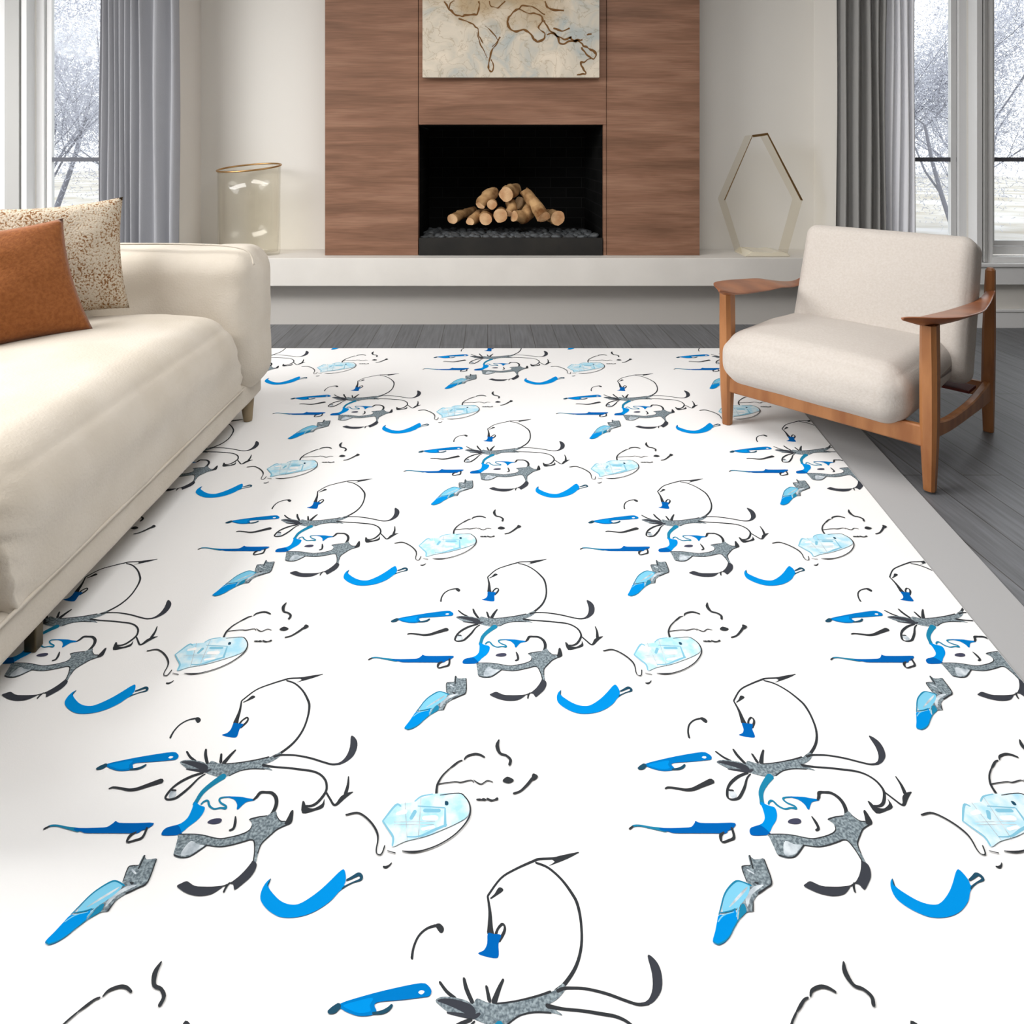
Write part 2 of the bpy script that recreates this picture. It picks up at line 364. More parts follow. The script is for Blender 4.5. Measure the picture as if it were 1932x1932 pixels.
# lava stones
protos = []
for k in range(5):
    bm = bmesh.new(); bmesh.ops.create_icosphere(bm, subdivisions=2, radius=.0325)
    for v in bm.verts:
        nn = noise.noise(v.co*40+Vector((k*7, 0, 0)))
        v.co *= 1+.35*nn; v.co.z *= .75; v.co.x *= 1.15
    me = bpy.data.meshes.new('lava_stone'); bm.to_mesh(me); bm.free(); me.materials.append(M_lava)
    for p in me.polygons: p.use_smooth = True
    protos.append(me)
rows = 7; cnt = 0
for r in range(rows):
    Y0 = YF+.062+r*.058
    for i in range(20):
        x = OX0+.04+(OX1-OX0-.08)*(i+.5*(r % 2))/19.6+random.uniform(-.012, .012)
        if x > OX1-.04: continue
        o = bpy.data.objects.new('lava_stone', protos[random.randrange(5)]); COL.objects.link(o)
        o.location = (x, Y0+random.uniform(-.012, .012), OZ0-.012+random.uniform(-.006, .01)+.0012*r)
        s = random.uniform(.75, 1.05); o.scale = (s, s, s); o.rotation_euler = (random.uniform(-.3, .3), random.uniform(-.3, .3), random.uniform(0, 6))
        tag(o, 'small black lava stone in the bed of the fireplace', 'stone', 'black lava stones under the logs'); cnt += 1

# ceramic logs
def log(pts, rads, label, seed=0, notch=False):
    P = catmull([tuple(p)+(r,) for p, r in zip(pts, rads)], 5)
    bm = bmesh.new(); rings = tube(bm, [p[:3] for p in P], [p[3] for p in P], 16)
    c = sum((Vector(p) for p in pts), Vector())/len(pts)
    for v in bm.verts: v.co += Vector((1, 1, 1))*0+ (v.co-c).normalized()*.016*noise.noise(v.co*22+Vector((seed*3.1, 0, 0)))
    bm.faces.ensure_lookup_table()
    caps = [f for f in bm.faces if len(f.verts) > 4]
    r = bmesh.ops.inset_individual(bm, faces=caps, thickness=rads[0]*.22, depth=0)
    for f in caps: f.material_index = 1
    me_m = [M_log, M_logend]
    zmin = min(v.co.z for v in bm.verts)
    o = from_bm('ceramic_log', bm, me_m, None, smooth=True, origin=(c.x, c.y, zmin))
    tag(o, label, 'log', 'ceramic logs in the fireplace')
def lp(cx, cy, Y): # point on the log pile, read from the fireplace close-up
    px = 780+cx/5.222; py = 220+cy/5.222
    return (X(px, Y), Y, Z(py, Y))
K = 4.7/5.222/F
LOGS = [
 ([lp(385, 1010, 4.60), lp(480, 965, 4.74), lp(600, 925, 4.9)], [50*K, 45*K, 42*K], 'brown-barked log at the far left of the pile, end facing forward'),
 ([lp(560, 1035, 4.58), lp(620, 990, 4.66), lp(680, 960, 4.78)], [40*K, 52*K, 54*K], 'split pale log low on the left beside the brown-barked log'),
 ([lp(712, 1012, 4.56), lp(720, 985, 4.68), lp(725, 960, 4.8)], [60*K, 60*K, 56*K], 'log with round pink-tan end under the leaning left log'),
 ([lp(655, 880, 4.62), lp(690, 815, 4.66), lp(770, 760, 4.72), lp(785, 735, 4.76)], [48*K, 58*K, 66*K, 50*K], 'leaning ochre log on the upper left of the pile'),
 ([lp(772, 872, 4.60), lp(780, 860, 4.7)], [50*K, 48*K], 'small round log end tucked under the ochre log'),
 ([lp(858, 975, 4.55), lp(865, 955, 4.7)], [66*K, 64*K], 'log with hollow round end in the bottom middle'),
 ([lp(912, 765, 4.62), lp(960, 735, 4.7), lp(1010, 712, 4.8)], [74*K, 66*K, 56*K], 'topmost log of the pile with a large round end'),
 ([lp(945, 960, 4.64), lp(970, 900, 4.68), lp(955, 840, 4.72)], [44*K, 54*K, 50*K], 'short upright log below the topmost log'),
 ([lp(990, 980, 4.56), lp(1080, 980, 4.62), lp(1130, 940, 4.68), lp(1160, 890, 4.72)], [52*K, 62*K, 72*K, 62*K], 'bent log with a pale oval end in the bottom right middle'),
 ([lp(1090, 735, 4.7), lp(1150, 800, 4.66), lp(1215, 890, 4.6), lp(1282, 995, 4.53)], [46*K, 54*K, 62*K, 68*K], 'long pale log sloping down the right side of the pile'),
 ([lp(1425, 1000, 4.56), lp(1370, 985, 4.68), lp(1330, 975, 4.8)], [70*K, 66*K, 60*K], 'rightmost log with a round end lying on the stones'),
 ([lp(1040, 850, 4.82), lp(1120, 880, 4.86)], [64*K, 60*K], 'dark brown log half hidden behind the pile'),
]
for i, (p, r, l) in enumerate(LOGS): log(p, r, l, i)

# ------------------------------------------------------------------ painting
YP = 4.39
PX0, PX1 = X(797, YP), X(1131, YP); PZ0 = Z(146, YP)
bm = bmesh.new(); box(bm, PX0, PX1, YP, YF-.003, PZ0, PZ0+.98, bev=.002)
for f in bm.faces: f.material_index = 0
def ribbon(bm, pts, fn, mi, lift):
    c = catmull(pts, 4); L = []; R = []
    for i, p in enumerate(c):
        a = c[max(i-1, 0)]; b = c[min(i+1, len(c)-1)]
        dx, dy = b[0]-a[0], b[1]-a[1]; l = math.hypot(dx, dy) or 1
        w = p[2]/2; L.append((p[0]-dy/l*w, p[1]+dx/l*w)); R.append((p[0]+dy/l*w, p[1]-dx/l*w))
    for i in range(len(c)-1):
        q = [bm.verts.new(fn(*s, lift)) for s in (L[i], L[i+1], R[i+1], R[i])]
        f = bm.faces.new(q); f.material_index = mi
def pf(x, y, lift): return Vector((X(580+x/2.477, YP), YP-lift, Z(y/2.477, YP)))
PL = [[(640, 4, 7), (652, 25, 7), (672, 52, 8), (710, 75, 7), (750, 70, 8), (790, 64, 8), (803, 30, 6), (800, 4, 5)],
 [(665, 40, 5), (668, 15, 5), (690, 4, 4)], [(705, 85, 6), (760, 105, 7), (795, 135, 6), (800, 165, 5), (820, 200, 4)],
 [(925, 4, 6), (890, 35, 5), (860, 30, 4), (850, 4, 4)], [(985, 40, 7), (950, 70, 7), (935, 105, 8), (960, 145, 7), (1010, 140, 7), (1045, 160, 8), (1065, 192, 9), (1098, 188, 8), (1110, 160, 7), (1080, 130, 6), (1100, 90, 7), (1070, 62, 7), (1030, 60, 6), (985, 40, 5)],
 [(985, 40, 6), (1010, 25, 6), (1060, 35, 6), (1110, 70, 7)], [(1110, 4, 6), (1130, 40, 8), (1200, 50, 7)],
 [(1105, 95, 7), (1130, 140, 6), (1165, 165, 8), (1185, 205, 8), (1240, 192, 8), (1270, 195, 7), (1290, 215, 7), (1325, 232, 9), (1350, 252, 8), (1335, 275, 7), (1305, 255, 7), (1280, 222, 6)],
 [(1225, 175, 7), (1250, 190, 8), (1285, 185, 8)], [(1150, 130, 6), (1190, 145, 7), (1225, 130, 6)], [(1305, 163, 5), (1328, 160, 6)],
 [(1325, 275, 6), (1280, 295, 7), (1292, 325, 7), (1300, 345, 6), (1262, 348, 6)], [(1120, 160, 6), (1150, 158, 7), (1200, 185, 8), (1235, 170, 6)],
 [(900, 172, 6), (885, 205, 5), (862, 235, 6), (852, 280, 6), (848, 325, 7), (865, 332, 5), (868, 300, 5), (858, 280, 4)],
 [(830, 120, 3), (870, 160, 4), (890, 190, 3), (860, 220, 3)], [(790, 150, 3), (810, 210, 4), (840, 270, 3)]]
for s in PL: ribbon(bm, [(a+4*noise.noise(Vector((a*.07, b*.07, 1))), b+6*noise.noise(Vector((a*.07, b*.07, 5))), c*1.1*(1+.9*noise.noise(Vector((a*.06, b*.06, 9))))) for a, b, c in catmull(s, 3)], pf, 1, .0012)
o = from_bm('painting', bm, [M_canvas, M_paint], None, origin=((PX0+PX1)/2, YF-.003, PZ0))
tag(o, 'abstract beige and ochre canvas with brown line drawing hung above the fireplace', 'painting')

# ------------------------------------------------------------------ curtains
def curtain(name, px0, px1, Y, m, folds, amp, label, cat='curtain', z0=.012, z1=2.75, trans=False):
    x0, x1 = X(px0, Y), X(px1, Y); n = len(folds)*14; bm = bmesh.new()
    # folds: list of relative widths
    tot = sum(folds); cuts = [0]
    for f_ in folds: cuts.append(cuts[-1]+f_/tot)
    cols = []
    for side in (0, 1):
        col = []
        for i, f_ in enumerate(folds):
            for k in range(14):
                t = k/14; x = x0+(x1-x0)*(cuts[i]+(cuts[i+1]-cuts[i])*t)
                a = amp*min(1.3, (f_/tot*len(folds)))*math.sin(2*math.pi*t)
                col.append((x+.25*a, Y+a+side*.004))
        col.append((x1, Y+side*.004)); cols.append(col)
    for col in cols:
        rows = []
        for j in range(13):
            z = z0+(z1-z0)*j/12
            rows.append([bm.verts.new((x+.004*math.sin(j*.7+x*30), y+.006*math.sin(j*.5+x*17), z)) for x, y in col])
        for j in range(12):
            for i in range(len(col)-1): bm.faces.new((rows[j][i], rows[j][i+1], rows[j+1][i+1], rows[j+1][i]))
    me = bpy.data.meshes.new(name)
    bmesh.ops.translate(bm, vec=(-(x0+x1)/2, -Y, -z0), verts=bm.verts[:])
    bm.to_mesh(me); bm.free()
    for p in me.polygons: p.use_smooth = True
    o = link(name, me, None, m); o.location = ((x0+x1)/2, Y, z0)
    tag(o, label, cat); return o
curtain('curtain', 188, 338, 4.31, M_curtain, [.5, .6, .4, .5, .4, .7, .9, 1.5, 1.4], .028, 'full-length blue-grey curtain left of the fireplace behind the sofa arm')
curtain('curtain', 1579, 1672, 4.31, M_curtain2, [1.0, 1.3, 1.2, .8, .6], .028, 'full-length grey curtain right of the fireplace behind the armchair')
curtain('sheer_curtain', 1671, 1726, 4.34, M_sheer, [1, .8, 1, .7], .014, 'narrow white sheer curtain beside the right grey curtain')

# ------------------------------------------------------------------ glass vase (oval cylinder with a gilded rim)
vase = empty('glass_vase', (X(470, 4.5), 4.5, ZB)); tag(vase, 'large smoky glass cylinder vase with a gilded rim on the left of the hearth ledge', 'vase')
RXV, RYV, HV = .208, .13, .57
def vring(r, z, tilt=0, seg=48):
    return [(r[0]*math.cos(2*math.pi*k/seg), r[1]*math.sin(2*math.pi*k/seg), z+tilt*(.016*math.cos(2*math.pi*k/seg)+.02*math.sin(2*math.pi*k/seg))) for k in range(seg)]
bm = bmesh.new(); seg = 48
prof = [((RXV*.96, RYV*.96), 0.0, 0), ((RXV*.985, RYV*.985), .02, 0), ((RXV*.98, RYV*.98), .2, 0), ((RXV*.985, RYV*.985), .4, .3), ((RXV, RYV), HV, 1),
        ((RXV-.006, RYV-.006), HV, 1), ((RXV*.985-.006, RYV*.985-.006), .4, .3), ((RXV*.98-.006, RYV*.98-.006), .2, 0), ((RXV*.96-.01, RYV*.96-.01), .02, 0)]
R = [[bm.verts.new(p) for p in vring(r, z, t)] for r, z, t in prof]
for i in range(len(R)-1):
    for k in range(seg): bm.faces.new((R[i][k], R[i][(k+1) % seg], R[i+1][(k+1) % seg], R[i+1][k]))
bm.faces.new(R[0]); bm.faces.new(R[-1])
from_bm('vessel', bm, M_glassv, vase, smooth=True)
bm = bmesh.new(); c = [Vector(p) for p in vring((RXV, RYV), HV+.003, 1)]
rr = []
for k, p in enumerate(c):
    out = Vector((p.x, p.y, 0)).normalized()
    rr.append([bm.verts.new(p+out*.007*math.cos(a*math.pi/4)+Vector((0, 0, .006*math.sin(a*math.pi/4)))) for a in range(8)])
for k in range(seg):
    for a in range(8): bm.faces.new((rr[k][a], rr[(k+1) % seg][a], rr[(k+1) % seg][(a+1) % 8], rr[k][(a+1) % 8]))
from_bm('rim', bm, M_brass, vase, smooth=True)['label'] = 'gilded rim'

# ------------------------------------------------------------------ hexagonal glass sculpture
YS = 4.50
sc = empty('glass_sculpture', (X(1437, YS), YS, ZB)); tag(sc, 'open hexagonal glass sculpture with bronze top edges on the right of the hearth ledge', 'sculpture')
hexp = [(1393, 482), (1361, 382), (1413, 262), (1441, 258), (1506, 383), (1478, 482)]
hx = [Vector((X(a, YS)-sc.location.x, 0, Z(b, YS)-ZB)) for a, b in hexp]
zmin = min(v.z for v in hx)
for v in hx: v.z -= zmin-.012
hc = sum(hx, Vector())/6
def hexstrip(bm, idx, t, y0, y1, off=0):
    ys = (y0, y1); V_ = []
    for i in idx:
        p = hx[i]; d = (hc-p).normalized()
        V_.append([[bm.verts.new((q.x, y, q.z)) for y in ys] for q in (p-d*off, p+d*t)])
    for i in range(len(V_)-1):
        a, b = V_[i], V_[i+1]
        bm.faces.new((a[0][0], a[0][1], b[0][1], b[0][0])); bm.faces.new((a[1][0], b[1][0], b[1][1], a[1][1]))
        bm.faces.new((a[0][0], b[0][0], b[1][0], a[1][0])); bm.faces.new((a[0][1], a[1][1], b[1][1], b[0][1]))
    for e_ in (V_[0], V_[-1]): bm.faces.new((e_[0][0], e_[1][0], e_[1][1], e_[0][1]))
bm = bmesh.new(); hexstrip(bm, [0, 1, 2, 3, 4, 5], .007, -.06, .07); from_bm('glass_band', bm, M_glasss, sc)
bm = bmesh.new(); hexstrip(bm, [1, 2], .003, -.064, -.0605, .003); hexstrip(bm, [2, 3, 4], .013, -.064, -.0605, .003); from_bm('bronze_edge', bm, M_brass, sc)['label'] = 'bronze front edge'
bm = bmesh.new(); 
bw = [(-.155, 0), (.145, 0), (.125, .022), (.07, .03), (.02, .024), (-.08, .027), (-.11, .034)]
fr_ = [bm.verts.new((x, -.11, z)) for x, z in bw]; bk = [bm.verts.new((x*.94, .11, z)) for x, z in bw]
bm.faces.new(fr_); bm.faces.new(bk)
for i in range(len(bw)): bm.faces.new((fr_[i], fr_[(i+1) % len(bw)], bk[(i+1) % len(bw)], bk[i]))
bmesh.ops.bevel(bm, geom=bm.edges[:], offset=.004, segments=2, affect='EDGES')
from_bm('base', bm, M_resin, sc)['label'] = 'cream glass foot'

# ------------------------------------------------------------------ sofa
sofa = empty('sofa', (-1.42, 2.05, .008)); tag(sofa, 'long cream upholstered sofa with rounded arms on the left of the rug', 'sofa')
sl = Vector(sofa.location)
def sbox(name, x0, x1, y0, y1, z0, z1, r, m=M_cream, deform=None, n=28):
    c = Vector(((x0+x1)/2, (y0+y1)/2, (z0+z1)/2)); c -= sl
    return rbox(name, c, ((x1-x0)/2, (y1-y0)/2, (z1-z0)/2), r, m, sofa, n=n, deform=deform)
def wrinkle(P, a=.004, s=6):
    return a*noise.noise(P*s)+a*.4*noise.noise(P*s*2.7)
def seatd(P, u):
    P = P.copy()
    if u.z > .2: P.z += .03*max(0, 1-u.x**2)*max(0, 1-u.y**4)*((u.z-.2)/.8)
    # sag of the front edge, rounder roll and slight bulge
    P.x += .010*max(0, u.x)*(1-u.z**2)
    if u.x > .3:
        t = max(0, min(1, (.3-u.z)/.9)); t = t*t*(3-2*t)
        P.x = P.x*(1-t)+(.396*u.x)*t; P.z = P.z*(1-t)+(.1535*u.z)*t
    P += Vector((1, 0, 1))*wrinkle(P+Vector((3, 1, 0)), .006, 5)
    # gathered pleats near the two ends of the front edge
    if u.x > .6:
        t = max(0, abs(u.y)-.82)/.18
        P.x += .004*t*math.sin(P.z*120+P.y*60)
    return P
sbox('seat_cushion', -1.76, -.968, 1.335, 2.72, .198, .505, .145, deform=seatd, n=40)
sbox('base_rail', -1.88, -.975, 1.12, 2.94, .105, .204, .022, deform=lambda P, u: P+Vector((1, 0, 0))*wrinkle(P, .003, 7))
def armd(P, u):
    P = P.copy(); P += (Vector(u).normalized())*wrinkle(P+Vector((9, 2, 4)), .012, 5)
    if u.z > 0: P.z += .012*(1-u.x**2)*u.z
    return P
sbox('armrest', -1.90, -.918, 2.70, 2.955, .165, .745, .105, deform=armd, n=36)
sbox('armrest', -1.90, -.945, 1.07, 1.312, .165, .70, .085, deform=armd, n=36)
sbox('backrest', -1.98, -1.72, 1.09, 2.955, .165, .755, .085, deform=armd, n=36)
# piping
def pipe(name, pts, r, m, parent):
    bm = bmesh.new(); c = catmull([tuple(Vector(p)-sl) for p in pts], 6); tube(bm, c, [r]*len(c), 8); return from_bm(name, bm, m, parent, smooth=True)
pipe('piping', [(-.970, 1.2, .203), (-.969, 1.8, .203), (-.969, 2.3, .202), (-.968, 2.70, .203)], .0045, M_cream, sofa)
pipe('piping', [(-.935, 2.715, .69), (-.98, 2.725, .752), (-1.2, 2.735, .77), (-1.7, 2.74, .77)], .004, M_cream, sofa)
# legs
def cone_leg(x, y, m, w0, w1, z1, lean=0):
    bm = bmesh.new(); a = Vector((x, y, 0.008))-sl; b = Vector((x-lean, y+lean, z1))-sl
    tube(bm, [a, a+(b-a)*.04, b], [w1*.9, w1, w0], 16)
    return from_bm('leg', bm, m, sofa, smooth=True)
cone_leg(-1.01, 2.86, M_sofawood, .034, .018, .135, .01)['label'] = 'tapered pale wood leg'
cone_leg(-1.82, 2.86, M_sofawood, .034, .018, .135, -.01)['label'] = 'tapered pale wood leg'
for x in (-1.04, -1.82):
    bm = bmesh.new(); p = Vector((x, 1.554, 0))-sl; box(bm, p.x-.014, p.x+.014, p.y-.014, p.y+.014, .008-sl.z, .13-sl.z, bev=.003)
    from_bm('leg', bm, M_bronze, sofa)['label'] = 'straight bronze metal leg'

# ------------------------------------------------------------------ pillows
def pillow(name, br, wdir, width, height, lean, thick, m, label, seed=0, roll=0):
    """br: bottom right corner, wdir: horizontal direction towards the left corner, lean: degrees the top tips back"""
    w = Vector(wdir).normalized(); nrm = Vector((0, 0, 1)).cross(w).normalized()
    if nrm.y > 0: nrm = -nrm                        # front normal towards the room
    up = (Vector((0, 0, 1))*math.cos(lean)-nrm*math.sin(lean)).normalized()
    up = (up+w*math.tan(roll)).normalized()
    nf = w.cross(up).normalized()
    if nf.dot(nrm) < 0: nf = -nf
    n = 30; bm = bmesh.new(); g = {}
    for s in (1, -1):
        for i in range(n+1):
            for j in range(n+1):
                u = -1+2*i/n; v = -1+2*j/n
                edge = i in (0, n) or j in (0, n)
                if s == -1 and edge: g[s, i, j] = g[1, i, j]; continue
                f = max(0, (1-u**2)*(1-v**2))**.45
                pin = .085
                uu = u*(1-pin*(1-v*v)); vv = v*(1-pin*(1-u*u))
                d = thick/2*f*s + .010*noise.noise(Vector((u*2.2, v*2.2, seed+s)))*f
                P = w*(uu+1)/2*width + up*(vv+1)/2*height + nf*d
                g[s, i, j] = bm.verts.new(P)
        for i in range(n):
            for j in range(n): bm.faces.new((g[s, i, j], g[s, i+1, j], g[s, i+1, j+1], g[s, i, j+1]))
    o = from_bm(name, bm, m, None, smooth=True); o.location = br
    tag(o, label, 'cushion'); return o
pillow('throw_pillow', (-1.372, 2.60, .545), (-.32, -.22, -.02), .47, .43, .2, .14, M_speck, 'cream and brown speckled boucle pillow behind the rust pillow on the sofa', 2, .03)
pillow('throw_pillow', (-1.36, 2.34, .53), (-.34, -.30, -.035), .47, .41, .36, .14, M_rust, 'rust brown square pillow at the front on the sofa', 5, .16)

# ------------------------------------------------------------------ armchair
e1 = Vector((.661, -.751, 0)); e2 = Vector((.751, .661, 0)); CO = Vector((1.0, 2.831, 0))
ch = empty('armchair', CO, math.atan2(e1.y, e1.x)); tag(ch, 'ivory upholstered armchair with a cherry wood frame on the right edge of the rug', 'armchair')
W = .735; D = .745
def poly_post(name, prof, m, label=None):
    """prof: list of (a, b, z, half width a, half depth b)"""
    bm = bmesh.new(); rings = []
    for a, b, z, ha, hb in prof:
        rings.append([bm.verts.new((a+sx*ha*kx, b+sy*hb*ky, z)) for sx, sy, kx, ky in ((-1, -1, 1, .55), (-1, -1, .55, 1), (1, -1, .55, 1), (1, -1, 1, .55), (1, 1, 1, .55), (1, 1, .55, 1), (-1, 1, .55, 1), (-1, 1, 1, .55))])
    for i in range(len(rings)-1):
        for k in range(8): bm.faces.new((rings[i][k], rings[i][(k+1) % 8], rings[i+1][(k+1) % 8], rings[i+1][k]))
    bm.faces.new(rings[0]); bm.faces.new(rings[-1])
    return from_bm(name, bm, m, ch)
zf = .009
for s, a in ((-1, 0), (1, W)):
    ia = .0
    poly_post('leg', [(a, .0, zf, .017, .019), (a, .0, .15, .023, .026), (a, .0, .25, .026, .030), (a, .0, .42, .026, .033), (a, .0, .565, .024, .036)], M_chairwood)
    poly_post('leg', [(a, D+.005, 0.001 if s > 0 else zf, .017, .017), (a, D+.0, .2, .021, .026), (a, D+.012, .40, .021, .024), (a, D+.035, .655, .016, .02), (a, D+.036, .665, .010, .013)], M_chairwood)
def rail(name, pts, hw, m=M_chairwood):
    bm = bmesh.new(); c = catmull(pts, 6); rings = []
    P = [Vector(p[:3]) for p in c]
    for i, p in enumerate(P):
        t = (P[min(i+1, len(P)-1)]-P[max(i-1, 0)]); t.z = 0; t.normalize(); sd = Vector((-t.y, t.x, 0)); h = c[i][3]
        rings.append([bm.verts.new(p+sd*x*hw+Vector((0, 0, z*h))) for x, z in ((-1, -.85), (-.7, -1), (.7, -1), (1, -.85), (1, .85), (.7, 1), (-.7, 1), (-1, .85))])
    for i in range(len(rings)-1):
        for k in range(8): bm.faces.new((rings[i][k], rings[i][(k+1) % 8], rings[i+1][(k+1) % 8], rings[i+1][k]))
    bm.faces.new(rings[0]); bm.faces.new(rings[-1]); return from_bm(name, bm, m, ch)
rail('front_rail', [(.015, -.004, .178, .030), (.25, -.004, .180, .030), (.5, -.004, .183, .032), (W-.015, -.004, .187, .036)], .014)
rail('back_rail', [(.015, D, .17, .03), (W-.015, D, .17, .03)], .012)
for a in (0, W):
    rail('side_rail', [(a, .02, .205, .028), (a, .2, .178, .022), (a, .45, .165, .024), (a, .62, .165, .034), (a, D-.015, .17, .042)], .013)
rail('webbing_slat', [(.02, .60, .20, .006), (W-.02, .60, .20, .006)], .05, M_webbing)['label'] = 'dark red support strap'
# paddle armrests
def armrest(a, s):
    st = [(-.135, .004, .60, .006, .05), (-.10, .018, .597, .012, .04), (-.04, .040, .588, .018, .02), (.04, .056, .581, .02, .0), (.16, .060, .572, .018, -.005), (.32, .055, .560, .015, -.005), (.48, .040, .552, .013, 0), (.60, .026, .552, .012, .0), (.68, .018, .560, .012, .0), (.735, .014, .575, .012, 0)]
    bm = bmesh.new(); rings = []
    c = catmull(st, 5)
    for b, hw, z, th, off in c:
        rg = []; hw *= 1.22
        if s < 0: z -= .012+.045*max(0, b-.4)/.33
        for k in range(16):
            t = 2*math.pi*k/16; x = math.cos(t)*hw; zz = math.sin(t)*th
            if zz > 0: zz = zz*.35 - .004*(1-(x/hw)**2)*0 + .006*(abs(x)/max(hw, 1e-4))**2*0   # flattish top
            if zz < 0: zz *= 1.3*(1-.5*abs(x)/hw)
            rg.append(bm.verts.new((a-s*off+x, b, z+zz+.012*(x*s/.06))))
        rings.append(rg)
    for i in range(len(rings)-1):
        for k in range(16): bm.faces.new((rings[i][k], rings[i][(k+1) % 16], rings[i+1][(k+1) % 16], rings[i+1][k]))
    bm.faces.new(rings[0]); bm.faces.new(rings[-1])
    return from_bm('armrest', bm, M_arm, ch, smooth=True)
armrest(-.01, -1); armrest(W+.01, 1)
# seat cushion: drum-like front roll
def cs_seat(P, u):
    P = P.copy()
    k = max(0, 1-u.x**2)
    if u.z > 0: P.z += .03*k*(1-(u.y+.1)**2)*u.z
    P.y -= .022*max(0, -u.y)*(1-u.z**2)*(.4+.6*k)
    P.x *= 1+.012*(1-u.z**2)
    # underside slopes up to the back
    if u.z < 0 and u.y > -.2: P.z += .03*(u.y+.2)
    return P+Vector((0, 0, 1))*wrinkle(P, .003, 6)
rbox('seat_cushion', (.332, .262, .294), (.343, .327, .106), .084, M_chairfab, ch, n=36, deform=cs_seat)
def cs_back(P, u):
    P = P.copy(); k = max(0, 1-u.x**2)
    P.y -= .022*k*max(0, 1-u.z**2)*(1 if u.y < 0 else -.6)
    P.x *= 1-.012*u.z
    return P+Vector((0, 1, 0))*wrinkle(P, .003, 6)
tl = Matrix.Rotation(math.radians(-19), 4, 'X')
rbox('back_cushion', (.379, .625, .508), (.340, .085, .29), .050, M_chairfab, ch, n=36, deform=cs_back, mtx=tl)

# ------------------------------------------------------------------ printed rug
HR = 45.0; DU = .7267; V0 = 5.688e-4; DV = 1.752e-4; RT = .008
def rug_pt(u, v, z):
    """pattern coordinates -> floor; the print widens gently towards the far end of the rug"""
    Y = F*(H-RT)*v/(1-(CY-HR)*v); return Vector((u*(1/v)*Y/F, Y, z))
VN = 3.6e-4; VF = 1/(657-HR); UE = .814; UB = .922
INK = {
 'dark': (58, 61, 65), 'slate': (66, 69, 77), 'grey': (118, 131, 139), 'lgrey': (190, 202, 211), 'bright': (0, 152, 236), 'mid': (0, 128, 208), 'deep': (0, 104, 190),
 'teal': (34, 138, 178), 'petrol': (38, 82, 106), 'cyan': (134, 214, 246), 'pale': (196, 233, 247), 'sky': (140, 206, 232), 'violet': (74, 76, 98), 'white': (255, 255, 255)}
INKM = []; INKI = {}
for i, (k, c) in enumerate(INK.items()):
    c = tuple(v*.93 for v in c)
    if k == 'white': m_ = mat('rug_ink_white', (246, 246, 246), .95, .05)
    elif k == 'grey': m_ = mat('rug_ink_grey', (96, 108, 116), .95, .05, rgb2=(158, 172, 178), vscale=230, contrast=(.4, .66))
    elif k == 'pale': m_ = mat('rug_ink_pale', (172, 222, 242), .95, .05, rgb2=(222, 238, 244), vscale=35, contrast=(.4, .6))
    elif k == 'lgrey': m_ = mat('rug_ink_lgrey', (160, 172, 182), .95, .05, rgb2=(214, 222, 228), vscale=60)
    else: m_ = mat('rug_ink_'+k, c, .95, .05)
    INKM.append(m_); INKI[k] = i+1
ZO = {'A': (300, 1260, 4.83), 'B': (60, 1260, 6.0375), 'C': (60, 1520, 6.9), 'D': (280, 1440, 6.44), 'E': (470, 1600, 6.44), 'G': (640, 1380, 4.83)}
